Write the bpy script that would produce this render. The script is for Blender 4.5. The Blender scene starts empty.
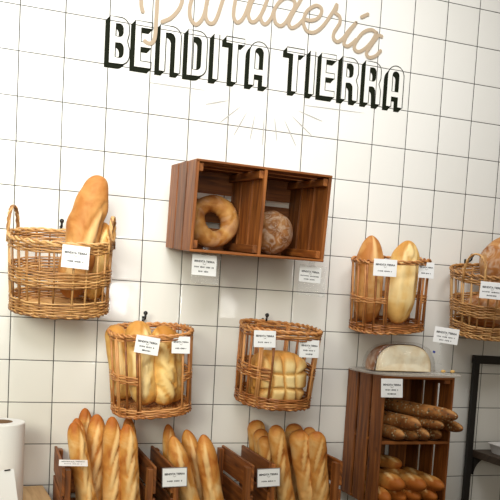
import bpy, math, random
from mathutils import Matrix, Vector, noise
random.seed(7)
PI = math.pi
SC = bpy.context.scene
COL = SC.collection

# ---------------------------------------------------------------- camera
cam_data = bpy.data.cameras.new('camera')
cam = bpy.data.objects.new('camera', cam_data); COL.objects.link(cam)
SC.camera = cam
cam_data.sensor_width = 36.0
cam_data.lens = 730.979 / 500 * 36.0
cam_data.shift_x = 11.906 / 500
cam_data.shift_y = 116.366 / 500
cam.matrix_world = Matrix((
    (0.95012485, -0.02825274, -0.31058743, -0.03343705),
    (-0.30688951, 0.09256725, -0.94723288, -2.67114842),
    (0.05551215, 0.99530552, 0.07927998, 1.57333765),
    (0, 0, 0, 1)))
cam_data.clip_start = .05

# ---------------------------------------------------------------- light
world = bpy.data.worlds.new('world'); SC.world = world; world.use_nodes = True
bg = world.node_tree.nodes['Background']
bg.inputs[0].default_value = (1.0, .80, .52, 1); bg.inputs[1].default_value = .15

def area(name, loc, target, sx, sy, power, color, spread=180):
    l = bpy.data.lights.new(name, 'AREA'); l.shape = 'RECTANGLE'; l.size = sx; l.size_y = sy
    l.energy = power; l.color = color; l.spread = math.radians(spread)
    o = bpy.data.objects.new(name, l); COL.objects.link(o); o.location = loc
    o.rotation_euler = (Vector(target) - Vector(loc)).to_track_quat('-Z', 'Y').to_euler()
    return o
def spot(name, loc, target, angle, radius, power, color, blend=1.0):
    l = bpy.data.lights.new(name, 'SPOT'); l.energy = power; l.color = color; l.shadow_soft_size = radius
    l.spot_size = math.radians(angle); l.spot_blend = blend
    o = bpy.data.objects.new(name, l); COL.objects.link(o); o.location = loc
    o.rotation_euler = (Vector(target) - Vector(loc)).to_track_quat('-Z', 'Y').to_euler()
    return o
# added spots brighten the upper wall; fill spots imitate daylight from the left
spot('added_wall_spot', (-.3, -2.9, 3.0), (.3, 0, 2.5), 60, .50, 245, (1.0, 1.0, .98))
spot('added_wall_spot', (.9, -2.4, 3.2), (1.75, 0, 2.15), 48, .30, 92, (1.0, 1.0, .98))  # narrow spot added to lift the right side of the wall
spot('daylight_fill_light', (-1.2, -2.8, 2.2), (.05, 0, 1.35), 50, .50, 215, (1.0, .99, .83))
spot('daylight_fill_light', (-.4, -3.3, 1.9), (.52, 0, 1.58), 44, .70, 90, (1.0, .98, .84))  # extra fill, added low to brighten the tiles beneath the crate
area('ceiling_panel_light', (.35, -1.3, 3.7), (.35, -.1, 2.3), 1.6, .8, 42, (1.0, 1.0, .99))
# small far windows mirrored in the glazed tiles
area('far_window_light', (1.05, -5.0, 1.62), (1.05, 0, 1.6), .16, .30, 6, (1.0, .98, .95))
area('far_window_light', (.62, -5.0, 2.62), (.62, 0, 2.0), .16, .10, 3.5, (1.0, .98, .95))
area('far_window_light', (3.75, -5.0, 2.0), (1.4, 0, 1.8), .22, .18, 2.5, (1.0, .98, .95))
area('far_window_light', (2.35, -5.0, 1.55), (1.0, 0, 1.5), .10, .34, 2.2, (1.0, .98, .95))

SC.view_settings.view_transform = 'Standard'
SC.view_settings.look = 'None'
SC.view_settings.gamma = 1
SC.view_settings.use_curve_mapping = False
SC.view_settings.exposure = 0.0

# ---------------------------------------------------------------- materials
def new_mat(name):
    m = bpy.data.materials.new(name); m.use_nodes = True
    nt = m.node_tree; b = nt.nodes['Principled BSDF']
    return m, nt, b, nt.nodes.new, nt.links.new

def plain(name, col, rough=.6, metallic=0, spec=.5):
    m, nt, b, N, K = new_mat(name)
    b.inputs['Base Color'].default_value = (*col, 1)
    b.inputs['Roughness'].default_value = rough
    b.inputs['Metallic'].default_value = metallic; b.inputs['Specular IOR Level'].default_value = spec
    n = N('ShaderNodeTexNoise'); n.inputs['Scale'].default_value = 60
    bp = N('ShaderNodeBump'); bp.inputs['Strength'].default_value = .06; bp.inputs['Distance'].default_value = .001
    K(n.outputs['Fac'], bp.inputs['Height']); K(bp.outputs[0], b.inputs['Normal'])
    return m

def ramp(N, stops):
    r = N('ShaderNodeValToRGB'); e = r.color_ramp.elements
    while len(e) < len(stops): e.new(.5)
    for i, (p, c) in enumerate(stops): e[i].position = p; e[i].color = (*c, 1)
    return r

def math_node(N, K, op, a, b=None, c=None):
    n = N('ShaderNodeMath'); n.operation = op
    for i, v in enumerate((a, b, c)):
        if v is None: continue
        if isinstance(v, (int, float)): n.inputs[i].default_value = v
        else: K(v, n.inputs[i])
    return n.outputs[0]

T = .15          # tile module
ZO = 2.55        # height of one joint line
def tile_material():
    m, nt, b, N, K = new_mat('white_glazed_tile')
    tc = N('ShaderNodeTexCoord'); sp = N('ShaderNodeSeparateXYZ'); K(tc.outputs['Object'], sp.inputs[0])
    M = lambda *a: math_node(N, K, *a)
    u = M('DIVIDE', sp.outputs[0], T); v = M('DIVIDE', M('SUBTRACT', sp.outputs[2], ZO), T)
    iu, iv = M('FLOOR', u), M('FLOOR', v); fu, fv = M('SUBTRACT', u, iu), M('SUBTRACT', v, iv)
    du = M('MINIMUM', fu, M('SUBTRACT', 1.0, fu)); dv = M('MINIMUM', fv, M('SUBTRACT', 1.0, fv))
    d = M('MINIMUM', M('MULTIPLY', du, 1.0), M('MULTIPLY', dv, 1.12))
    grout = N('ShaderNodeMapRange'); K(d, grout.inputs[0])
    grout.inputs[1].default_value = .0085; grout.inputs[2].default_value = .0125
    grout.inputs[3].default_value = 1; grout.inputs[4].default_value = 0
    cb = N('ShaderNodeCombineXYZ'); K(iu, cb.inputs[0]); K(iv, cb.inputs[1])
    wn = N('ShaderNodeTexWhiteNoise'); wn.noise_dimensions = '3D'; K(cb.outputs[0], wn.inputs['Vector'])
    sc = N('ShaderNodeSeparateColor'); K(wn.outputs['Color'], sc.inputs[0])
    tint = ramp(N, [(0, (.80, .79, .745)), (1, (.845, .835, .795))]); K(wn.outputs['Value'], tint.inputs[0])
    mix = N('ShaderNodeMix'); mix.data_type = 'RGBA'
    K(grout.outputs[0], mix.inputs['Factor']); K(tint.outputs[0], mix.inputs['A']); mix.inputs['B'].default_value = (.035, .035, .032, 1)
    K(mix.outputs['Result'], b.inputs['Base Color'])
    rg = M('ADD', M('MULTIPLY', grout.outputs[0], .7), .11); K(rg, b.inputs['Roughness'])
    # relief: each tile laid a touch out of true, pillowed edges, slightly rippled glaze
    tx = M('MULTIPLY', M('SUBTRACT', sc.outputs[0], .5), M('SUBTRACT', fu, .5))
    ty = M('MULTIPLY', M('SUBTRACT', sc.outputs[1], .5), M('SUBTRACT', fv, .5))
    tilt = M('MULTIPLY', M('ADD', tx, ty), .0030)
    n = N('ShaderNodeTexNoise'); n.inputs['Scale'].default_value = 13; n.inputs['Detail'].default_value = 1
    K(tc.outputs['Object'], n.inputs['Vector'])
    pil = N('ShaderNodeMapRange'); K(d, pil.inputs[0]); pil.interpolation_type = 'SMOOTHSTEP'
    pil.inputs[1].default_value = .008; pil.inputs[2].default_value = .06; pil.inputs[3].default_value = -.0006; pil.inputs[4].default_value = 0
    hgt = M('ADD', M('ADD', tilt, M('MULTIPLY', n.outputs['Fac'], .0016)), M('ADD', pil.outputs[0], M('MULTIPLY', grout.outputs[0], -.0008)))
    bp = N('ShaderNodeBump'); bp.inputs['Strength'].default_value = .6; bp.inputs['Distance'].default_value = 1
    K(hgt, bp.inputs['Height']); K(bp.outputs[0], b.inputs['Normal'])
    return m

def wood(name, dark, mid, light, rough=.55):
    m, nt, b, N, K = new_mat(name)
    uv = N('ShaderNodeUVMap'); mp = N('ShaderNodeMapping'); mp.inputs['Scale'].default_value = (5, 60, 1)
    K(uv.outputs[0], mp.inputs[0])
    n = N('ShaderNodeTexNoise'); n.inputs['Scale'].default_value = 1; n.inputs['Detail'].default_value = 5; n.inputs['Distortion'].default_value = .6
    K(mp.outputs[0], n.inputs['Vector'])
    r = ramp(N, [(.25, dark), (.5, mid), (.78, light)]); K(n.outputs['Fac'], r.inputs[0])
    at = N('ShaderNodeAttribute'); at.attribute_name = 'var'
    hs = N('ShaderNodeHueSaturation'); K(r.outputs[0], hs.inputs['Color'])
    K(math_node(N, K, 'ADD', math_node(N, K, 'MULTIPLY', at.outputs['Fac'], .55), .72), hs.inputs['Value'])
    # a few knots
    mp2 = N('ShaderNodeMapping'); mp2.inputs['Scale'].default_value = (9, 17, 1); K(uv.outputs[0], mp2.inputs[0])
    vo = N('ShaderNodeTexVoronoi'); vo.inputs['Scale'].default_value = 1; K(mp2.outputs[0], vo.inputs['Vector'])
    kr = ramp(N, [(.04, (.25, .2, .18)), (.13, (1, 1, 1))]); K(vo.outputs['Distance'], kr.inputs[0])
    mx = N('ShaderNodeMix'); mx.data_type = 'RGBA'; mx.blend_type = 'MULTIPLY'; mx.inputs['Factor'].default_value = .8
    K(hs.outputs[0], mx.inputs['A']); K(kr.outputs[0], mx.inputs['B']); K(mx.outputs['Result'], b.inputs['Base Color'])
    b.inputs['Roughness'].default_value = rough
    bp = N('ShaderNodeBump'); bp.inputs['Strength'].default_value = .35; bp.inputs['Distance'].default_value = .002
    K(n.outputs['Fac'], bp.inputs['Height']); K(bp.outputs[0], b.inputs['Normal'])
    return m

def wicker(name, dark, mid, light):
    m, nt, b, N, K = new_mat(name)
    tc = N('ShaderNodeTexCoord')
    n = N('ShaderNodeTexNoise'); n.inputs['Scale'].default_value = 45; n.inputs['Detail'].default_value = 3; K(tc.outputs['Object'], n.inputs['Vector'])
    at = N('ShaderNodeAttribute'); at.attribute_name = 'var'
    f = math_node(N, K, 'ADD', math_node(N, K, 'MULTIPLY', at.outputs['Fac'], .62), math_node(N, K, 'MULTIPLY', n.outputs['Fac'], .55))
    r = ramp(N, [(.22, dark), (.52, mid), (.85, light)]); K(f, r.inputs[0]); K(r.outputs[0], b.inputs['Base Color'])
    b.inputs['Roughness'].default_value = .42
    bp = N('ShaderNodeBump'); bp.inputs['Strength'].default_value = .3; bp.inputs['Distance'].default_value = .001
    K(n.outputs['Fac'], bp.inputs['Height']); K(bp.outputs[0], b.inputs['Normal'])
    return m

def crust(name, toasted, golden, pale, flour=0.0, fscale=11, speck=None, scale=16, lo=.3, hi=.72):
    """bread crust: attribute 'bread' -> red = opened cut, green = extra toasting"""
    m, nt, b, N, K = new_mat(name)
    tc = N('ShaderNodeTexCoord'); at = N('ShaderNodeAttribute'); at.attribute_name = 'bread'
    sc = N('ShaderNodeSeparateColor'); K(at.outputs['Color'], sc.inputs[0])
    n = N('ShaderNodeTexNoise'); n.inputs['Scale'].default_value = scale; n.inputs['Detail'].default_value = 4; n.inputs['Distortion'].default_value = .5
    K(tc.outputs['Object'], n.inputs['Vector'])
    f = math_node(N, K, 'ADD', n.outputs['Fac'], math_node(N, K, 'MULTIPLY', math_node(N, K, 'SUBTRACT', .45, sc.outputs[1]), .55))
    r = ramp(N, [(lo, toasted), ((lo + hi) / 2, golden), (hi, pale)]); K(f, r.inputs[0])
    mx = N('ShaderNodeMix'); mx.data_type = 'RGBA'; K(math_node(N, K, 'MULTIPLY', sc.outputs[0], .85), mx.inputs['Factor'])
    K(r.outputs[0], mx.inputs['A']); mx.inputs['B'].default_value = (*[min(1, c * 1.08) for c in pale], 1)
    out = mx.outputs['Result']
    if flour:
        n2 = N('ShaderNodeTexNoise'); n2.inputs['Scale'].default_value = fscale; n2.inputs['Detail'].default_value = 6; n2.inputs['Distortion'].default_value = 2.2
        K(tc.outputs['Object'], n2.inputs['Vector'])
        fr = ramp(N, [(.5 - .12 * flour, (0, 0, 0)), (.62, (flour, flour, flour))]); K(n2.outputs['Fac'], fr.inputs[0])
        m2 = N('ShaderNodeMix'); m2.data_type = 'RGBA'; K(fr.outputs[0], m2.inputs['Factor']); K(out, m2.inputs['A']); m2.inputs['B'].default_value = (.80, .69, .55, 1)
        out = m2.outputs['Result']
    fine = N('ShaderNodeTexNoise'); fine.inputs['Scale'].default_value = 120; fine.inputs['Detail'].default_value = 3; K(tc.outputs['Object'], fine.inputs['Vector'])
    if speck:
        vo = N('ShaderNodeTexVoronoi'); vo.inputs['Scale'].default_value = 88; K(tc.outputs['Object'], vo.inputs['Vector'])
        vr = ramp(N, [(.25, (1, 1, 1)), (.42, (0, 0, 0))]); K(vo.outputs['Distance'], vr.inputs[0])
        wn = ramp(N, [(.45, (0, 0, 0)), (.5, (1, 1, 1))])
        sv = N('ShaderNodeSeparateColor'); K(vo.outputs['Color'], sv.inputs[0])
        m3 = N('ShaderNodeMix'); m3.data_type = 'RGBA'
        cs = ramp(N, [(0, speck[0]), (.6, speck[1]), (1, speck[2])]); K(sv.outputs[0], cs.inputs[0])
        K(math_node(N, K, 'MULTIPLY', vr.outputs[0], math_node(N, K, 'SUBTRACT', 1.0, math_node(N, K, 'MULTIPLY', sc.outputs[0], .8))), m3.inputs['Factor'])
        K(out, m3.inputs['A']); K(cs.outputs[0], m3.inputs['B']); out = m3.outputs['Result']
    K(out, b.inputs['Base Color'])
    b.inputs['Roughness'].default_value = .62; b.inputs['Specular IOR Level'].default_value = .3
    bp = N('ShaderNodeBump'); bp.inputs['Strength'].default_value = .5; bp.inputs['Distance'].default_value = .003
    K(math_node(N, K, 'ADD', n.outputs['Fac'], math_node(N, K, 'MULTIPLY', fine.outputs['Fac'], .35)), bp.inputs['Height']); K(bp.outputs[0], b.inputs['Normal'])
    return m

def clear(name, tint=(1, 1, 1), rough=.06, alpha_mix=.86, edge=.12):
    m, nt, b, N, K = new_mat(name)
    nt.nodes.remove(b)
    out = nt.nodes['Material Output']
    tr = N('ShaderNodeBsdfTransparent'); tr.inputs[0].default_value = (*tint, 1)
    gl = N('ShaderNodeBsdfGlossy'); gl.inputs['Roughness'].default_value = rough
    fr = N('ShaderNodeLayerWeight'); fr.inputs[0].default_value = .35
    n = N('ShaderNodeTexNoise'); n.inputs['Scale'].default_value = 18; n.inputs['Distortion'].default_value = 1.5
    bp = N('ShaderNodeBump'); bp.inputs['Strength'].default_value = .5; bp.inputs['Distance'].default_value = .006
    K(n.outputs['Fac'], bp.inputs['Height']); K(bp.outputs[0], gl.inputs['Normal'])
    mx = N('ShaderNodeMixShader'); K(math_node(N, K, 'ADD', math_node(N, K, 'MULTIPLY', fr.outputs['Facing'], edge), 1 - alpha_mix), mx.inputs[0])
    K(tr.outputs[0], mx.inputs[1]); K(gl.outputs[0], mx.inputs[2]); K(mx.outputs[0], out.inputs[0])
    return m

def frosted(name, col, solid):
    m, nt, b, N, K = new_mat(name)
    b.inputs['Base Color'].default_value = (*col, 1); b.inputs['Roughness'].default_value = .25
    out = nt.nodes['Material Output']; tr = N('ShaderNodeBsdfTransparent'); mx = N('ShaderNodeMixShader')
    mx.inputs[0].default_value = solid; K(tr.outputs[0], mx.inputs[1]); K(b.outputs[0], mx.inputs[2]); K(mx.outputs[0], out.inputs[0])
    return m

TILE = tile_material()
CRATE_WOOD = wood('stained_crate_wood', (.070, .019, .003), (.225, .067, .010), (.42, .145, .028))
PINE = wood('pale_oak_board', (.50, .29, .12), (.64, .40, .18), (.74, .50, .25))
COUNTER = wood('brown_counter_wood', (.10, .06, .035), (.2, .12, .07), (.28, .18, .1))
DARK_WOOD = wood('dark_shelf_wood', (.025, .016, .010), (.05, .032, .02), (.075, .05, .03))
WICK_LIGHT = wicker('honey_wicker', (.20, .08, .02), (.50, .24, .075), (.72, .43, .17))
WICK_RED = wicker('reddish_wicker', (.20, .062, .013), (.46, .17, .043), (.66, .32, .11))
BLACK_METAL = plain('black_metal', (.010, .008, .006), .6)
HOOK_METAL = plain('black_hook_metal', (.01, .01, .01), .25)
CARD_WHITE = plain('white_card', (.84, .84, .84), .45)
INK = plain('black_print', (.012, .012, .014), .8, 0, .15)
GREY_INK = plain('grey_print', (.22, .20, .19), .7)
RED_INK = plain('red_print', (.5, .03, .03), .6)
SIGN_BLACK = plain('black_sign_paint', (.008, .010, .004), .8, 0, .12)
SIGN_TAN = plain('tan_sign_paint', (.43, .335, .235), .7, 0, .15)
SIGN_GREY = plain('faint_grey_sign_paint', (.42, .41, .39), .7, 0, .15)
PAPER = plain('white_paper', (.80, .79, .765), .85)
CARDBOARD = plain('brown_cardboard', (.16, .09, .045), .9)
WHITE_PLASTIC = plain('white_plastic', (.78, .77, .76), .35)
BLUE_PLASTIC = plain('blue_plastic', (.02, .04, .3), .4)
CRUMB = crust('cream_crumb', (.70, .54, .34), (.82, .69, .48), (.90, .82, .64), scale=22)
ACRYLIC = clear('clear_acrylic', (.965, .97, .97), .22, .955, .08)
WRAP = clear('clear_plastic_wrap', (.985, .985, .98), .16, .93)

B_BAG = crust('baguette_crust', (.43, .125, .017), (.66, .30, .065), (.82, .545, .235), scale=14)
B_BLUNT = crust('blunt_baguette_crust', (.40, .12, .018), (.62, .275, .06), (.76, .47, .18), scale=13)
B_LIGHT = crust('light_loaf_crust', (.52, .22, .035), (.71, .41, .105), (.82, .60, .25), scale=12)
B_PALE = crust('pale_loaf_crust', (.58, .27, .055), (.76, .47, .145), (.86, .66, .32), scale=10)
B_ORANGE = crust('orange_loaf_crust', (.46, .17, .035), (.66, .33, .10), (.76, .50, .22), scale=12)
B_RING = crust('floured_ring_crust', (.27, .085, .012), (.45, .19, .04), (.60, .32, .09), flour=.12, scale=14)
B_ROUND = crust('floured_round_crust', (.20, .07, .018), (.34, .14, .042), (.48, .24, .09), flour=.42, scale=20, fscale=30)
B_COUNTRY = crust('country_loaf_crust', (.24, .075, .016), (.42, .165, .045), (.56, .29, .10), flour=.42, scale=9, fscale=16)
B_SEED = crust('seeded_crust', (.22, .075, .018), (.42, .17, .045), (.58, .28, .09), speck=((.05, .03, .015), (.36, .24, .11), (.66, .54, .32)), scale=16)

# ---------------------------------------------------------------- mesh helpers
class MB:
    def __init__(s): s.v = []; s.f = []; s.uv = []; s.var = []; s.col = []
    def add(s, vs, fs, uvs=None, var=None, cols=None):
        k = len(s.v); s.v += [tuple(p) for p in vs]
        var = random.random() if var is None else var
        s.var += [var] * len(vs)
        s.col += cols if cols else [(0, 0, 0)] * len(vs)
        for i, f in enumerate(fs):
            s.f.append([k + j for j in f])
            s.uv.append(uvs[i] if uvs else [(0, 0)] * len(f))
    def box(s, c, d, rot=None, bev=.0015, var=None):
        """bevelled box, centre c, size d; UV runs along the longest side"""
        hx, hy, hz = (q / 2 for q in d); bev = min(bev, hx * .45, hy * .45, hz * .45)
        vs = []; fs = []
        H = (hx, hy, hz)
        idx = {}
        for sx in (-1, 1):
            for sy in (-1, 1):
                for sz in (-1, 1):
                    for a in range(3):
                        p = [sx * H[0], sy * H[1], sz * H[2]]
                        for b_ in range(3):
                            if b_ != a: p[b_] -= (sx, sy, sz)[b_] * bev
                        idx[(sx, sy, sz, a)] = len(vs); vs.append(Vector(p))
        for a in range(3):
            b_, c_ = [q for q in range(3) if q != a]
            for sg in (-1, 1):
                q = []
                for (u, w) in ((-1, -1), (1, -1), (1, 1), (-1, 1)):
                    k = [0, 0, 0]; k[a] = sg; k[b_] = u; k[c_] = w
                    q.append(idx[(*k, a)])
                fs.append(q)
        for a in range(3):            # edges along axis a
            b_, c_ = [q for q in range(3) if q != a]
            for u in (-1, 1):
                for w in (-1, 1):
                    k0 = [0, 0, 0]; k0[b_] = u; k0[c_] = w; k0[a] = -1; k1 = list(k0); k1[a] = 1
                    fs.append([idx[(*k0, b_)], idx[(*k1, b_)], idx[(*k1, c_)], idx[(*k0, c_)]])
        for sx in (-1, 1):
            for sy in (-1, 1):
                for sz in (-1, 1): fs.append([idx[(sx, sy, sz, a)] for a in range(3)])
        for i, q in enumerate(fs):    # outward normals
            n = (vs[q[1]] - vs[q[0]]).cross(vs[q[2]] - vs[q[0]])
            if n.dot(sum((vs[j] for j in q), Vector())) < 0: fs[i] = q[::-1]
        la = max(range(3), key=lambda a: d[a]); o = [a for a in range(3) if a != la]
        ou, ov = random.uniform(0, 9), random.uniform(0, 9)
        uvs = [[(vs[j][la] + ou, vs[j][o[0]] + vs[j][o[1]] + ov) for j in q] for q in fs]
        M = rot or Matrix.Identity(3)
        s.add([M @ p + Vector(c) for p in vs], fs, uvs, var)
    def tube(s, pts, r, n=6, closed=False, cap=True, var=None, flat=1.0):
        pts = [Vector(p) for p in pts]; m = len(pts)
        rr = r if isinstance(r, (list, tuple)) else [r] * m
        vs = []; up = Vector((0, 0, 1)); prev = None
        for i, p in enumerate(pts):
            a = pts[(i - 1) % m] if closed or i else pts[0]; b_ = pts[(i + 1) % m] if closed or i < m - 1 else pts[-1]
            t = (b_ - a).normalized()
            if prev is None:
                prev = t.cross(Vector((0, 0, 1)) if abs(t.z) < .9 else Vector((1, 0, 0))).normalized()
            x = (prev - t * prev.dot(t)).normalized(); prev = x; y = t.cross(x)
            for k in range(n):
                w = 2 * PI * k / n; vs.append(p + x * math.cos(w) * rr[i] + y * math.sin(w) * rr[i] * flat)
        fs = []
        for i in range(m if closed else m - 1):
            j = (i + 1) % m
            for k in range(n): fs.append([i * n + k, i * n + (k + 1) % n, j * n + (k + 1) % n, j * n + k])
        if cap and not closed: fs.append(list(range(n))[::-1]); fs.append([(m - 1) * n + k for k in range(n)])
        s.add(vs, fs, None, var)
    def lathe(s, prof, c=(0, 0, 0), n=32, var=None):
        vs = []; fs = []
        for r, z in prof:
            for k in range(n): vs.append(Vector((r * math.cos(2 * PI * k / n), r * math.sin(2 * PI * k / n), z)) + Vector(c))
        for i in range(len(prof) - 1):
            for k in range(n): fs.append([i * n + k, i * n + (k + 1) % n, (i + 1) * n + (k + 1) % n, (i + 1) * n + k])
        s.add(vs, fs, None, var)
    def build(s, name, mat, parent=None, smooth=False, label=None):
        me = bpy.data.meshes.new(name); me.from_pydata(s.v, [], s.f)
        uvl = me.uv_layers.new(name='UVMap')
        flat = [c for f in s.uv for q in f for c in q]
        if len(flat) == 2 * len(uvl.data): uvl.data.foreach_set('uv', flat)
        a = me.attributes.new('var', 'FLOAT', 'POINT'); a.data.foreach_set('value', s.var)
        if any(any(c) for c in s.col):
            b_ = me.attributes.new('bread', 'FLOAT_COLOR', 'POINT')
            b_.data.foreach_set('color', [x for c in s.col for x in (*c, 1.0)])
        me.materials.append(mat)
        if smooth: me.polygons.foreach_set('use_smooth', [True] * len(me.polygons))
        me.update()
        o = bpy.data.objects.new(name, me); COL.objects.link(o)
        if parent: o.parent = parent
        if label: o['label'] = label
        return o

def tag(o, label, cat, group=None):
    o['label'] = label; o['category'] = cat
    if group: o['group'] = group
    return o
def thing(name, label, cat, loc=(0, 0, 0), M=None, group=None):
    o = bpy.data.objects.new(name, None); COL.objects.link(o); o.empty_display_size = .05
    if M is not None: o.matrix_world = M
    else: o.location = loc
    return tag(o, label, cat, group)
def struct(o): o['kind'] = 'structure'; return o
def pose(loc, yaw=0, pitch=0, roll=0):
    return Matrix.Translation(loc) @ Matrix.Rotation(yaw, 4, 'Z') @ Matrix.Rotation(pitch, 4, 'X') @ Matrix.Rotation(roll, 4, 'Y')
def smooth(x): x = max(0, min(1, x)); return x * x * (3 - 2 * x)

# positions measured in metres on the wall and in the crates
SCRIPT_STROKES = [[[0.3996, 2.6639], [0.4061, 2.6378], [0.4081, 2.6176], [0.4136, 2.5997]], [[0.4761, 2.7531], [0.4665, 2.6897], [0.4641, 2.6481], [0.4636, 2.6067], [0.463, 2.5721], [0.4625, 2.5375], [0.4588, 2.5092], [0.4486, 2.4954], [0.436, 2.4941], [0.4261, 2.4987]], [[0.3996, 2.6639], [0.4092, 2.7268], [0.4502, 2.7686], [0.5035, 2.7857], [0.545, 2.7592], [0.5566, 2.713], [0.5543, 2.671], [0.5513, 2.6497], [0.5394, 2.6233], [0.5151, 2.5941], [0.4854, 2.5759]], [[0.6448, 2.6661], [0.6485, 2.7019], [0.6321, 2.7269], [0.6028, 2.7145], [0.588, 2.6701], [0.5824, 2.6356], [0.5877, 2.6051], [0.6065, 2.5872], [0.6253, 2.6013], [0.6374, 2.6283], [0.6448, 2.6661]], [[0.6526, 2.7306], [0.6462, 2.6874], [0.6424, 2.6461], [0.6439, 2.6182], [0.6562, 2.6012], [0.6742, 2.6043], [0.688, 2.6314], [0.7013, 2.6789], [0.7154, 2.728], [0.7348, 2.7563], [0.7532, 2.7384], [0.7524, 2.6993], [0.7482, 2.6645], [0.7498, 2.6363], [0.7631, 2.6207], [0.7811, 2.633], [0.795, 2.6612], [0.8101, 2.7095], [0.8267, 2.7447], [0.8533, 2.7602]], [[0.8755, 2.7212], [0.8777, 2.7503], [0.8494, 2.7595], [0.8207, 2.715], [0.809, 2.6808], [0.8047, 2.655], [0.8158, 2.6335], [0.8333, 2.6365], [0.8516, 2.6594], [0.8656, 2.6906], [0.8755, 2.7212]], [[0.8847, 2.7659], [0.8755, 2.7212], [0.8603, 2.6789], [0.853, 2.6561], [0.8618, 2.6366], [0.877, 2.6349], [0.8953, 2.6597], [0.9054, 2.6903], [0.9216, 2.7185], [0.9424, 2.7385], [0.9664, 2.7428], [0.9845, 2.7332], [0.9847, 2.7114], [0.9725, 2.6874], [0.9522, 2.6512], [0.9329, 2.637], [0.913, 2.646], [0.9047, 2.6758], [0.9071, 2.6943]], [[1.0563, 2.863], [1.0281, 2.7957], [1.0086, 2.7448], [0.989, 2.7085], [0.9732, 2.6766], [0.9656, 2.6498], [0.9798, 2.6375], [1.0034, 2.6517], [1.0221, 2.6729], [1.032, 2.6775]], [[1.032, 2.6775], [1.0527, 2.6762], [1.0786, 2.6865], [1.0946, 2.707], [1.0948, 2.7277], [1.0752, 2.7353], [1.0528, 2.7233], [1.0329, 2.7015], [1.0245, 2.667], [1.0388, 2.6385], [1.0639, 2.6338], [1.088, 2.6467], [1.1128, 2.6745], [1.134, 2.7078], [1.1489, 2.7341], [1.1576, 2.7535], [1.1571, 2.7378], [1.1518, 2.7239], [1.1717, 2.712], [1.1758, 2.6911], [1.1647, 2.6684], [1.1535, 2.6478], [1.1532, 2.6276], [1.171, 2.617], [1.1936, 2.6342], [1.2152, 2.6663], [1.2436, 2.6996]], [[1.2436, 2.6996], [1.218, 2.6622], [1.2015, 2.6313], [1.1995, 2.6122], [1.2148, 2.6075], [1.234, 2.6215], [1.2484, 2.6371]], [[1.2667, 2.726], [1.2916, 2.7401]], [[1.3351, 2.677], [1.3108, 2.6851], [1.2771, 2.669], [1.2497, 2.6312], [1.244, 2.6039], [1.262, 2.5942], [1.2895, 2.6103], [1.3152, 2.6403], [1.3351, 2.677]], [[1.3579, 2.6678], [1.3438, 2.6678], [1.3279, 2.6461], [1.3064, 2.6122], [1.297, 2.5917], [1.312, 2.5796], [1.3384, 2.5906], [1.3571, 2.6119]]]
RAYS = [[[0.6612, 2.3123], [0.7476, 2.3382]], [[0.7201, 2.2555], [0.7969, 2.3242]], [[0.775, 2.215], [0.8227, 2.3087]], [[0.8394, 2.2075], [0.8537, 2.3014]], [[0.89, 2.1925], [0.8907, 2.2986]], [[0.9465, 2.2169], [0.9316, 2.3039]], [[1.0253, 2.2069], [0.9696, 2.3011]], [[1.0873, 2.2537], [0.9985, 2.3176]], [[1.1292, 2.3121], [1.024, 2.3385]]]
FLOURISHES = [[[0.4498, 2.3597], [0.6631, 2.362]], [[1.0535, 2.362], [1.3127, 2.3668]]]
CARD_A = [0.1825, -0.335, 1.7032, 0.084, 0.0703, 0.0446]
CARD_crate_l = [0.6033, -0.31, 1.7087, 0.0868, 0.0686, 0.0207]
CARD_crate_r = [0.9942, -0.29, 1.7043, 0.0817, 0.0551, 0.049]
CARD_D_l = [1.2758, -0.31, 1.7471, 0.0968, 0.0614, 0.0114]
CARD_D_r = [1.4676, -0.275, 1.7527, 0.0658, 0.059, 0.019]
CARD_E = [1.6898, -0.375, 1.6898, 0.1045, 0.0624, 0.0527]
CARD_stand = [1.592, -0.25, 1.5125, 0.1102, 0.0651, 0.0931]
CARD_B_l = [0.423, -0.318, 1.4364, 0.0793, 0.0576, 0.1365]
CARD_B_r = [0.5409, -0.295, 1.4403, 0.0625, 0.0569, -0.0104]
CARD_C_l = [0.8227, -0.335, 1.4739, 0.0792, 0.0572, -0.0057]
CARD_C_r = [0.998, -0.315, 1.4453, 0.0744, 0.062, 0.0168]
CARD_G2 = [0.5217, -0.378, 1.0118, 0.0822, 0.0619, -0.0249]
CARD_G3 = [0.8675, -0.332, 0.9928, 0.0837, 0.0628, -0.0353]
CARD_R = [1.3184, -0.345, 1.3163, 0.0886, 0.0678, -0.0113]
BAG1 = [[0.2016, -0.27, 1.1748, 0.2856, -0.27, 0.765, 0.029], [0.2209, -0.17, 1.1719, 0.2722, -0.17, 0.765, 0.026], [0.2581, -0.08, 1.1933, 0.2791, -0.08, 0.765, 0.026], [0.2866, -0.19, 1.1893, 0.2937, -0.19, 0.765, 0.031], [0.3287, -0.25, 1.1906, 0.3464, -0.25, 0.765, 0.029], [0.3782, -0.26, 1.1672, 0.414, -0.26, 0.765, 0.031], [0.4097, -0.1, 1.1655, 0.4345, -0.1, 0.765, 0.026]]
BAG2 = [[0.5569, -0.09, 1.1391, 0.605, -0.09, 0.765, 0.026], [0.534, -0.26, 1.1263, 0.6545, -0.26, 0.765, 0.031], [0.6075, -0.16, 1.1313, 0.7162, -0.16, 0.765, 0.031], [0.649, -0.24, 1.1278, 0.7308, -0.24, 0.765, 0.033]]
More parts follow.
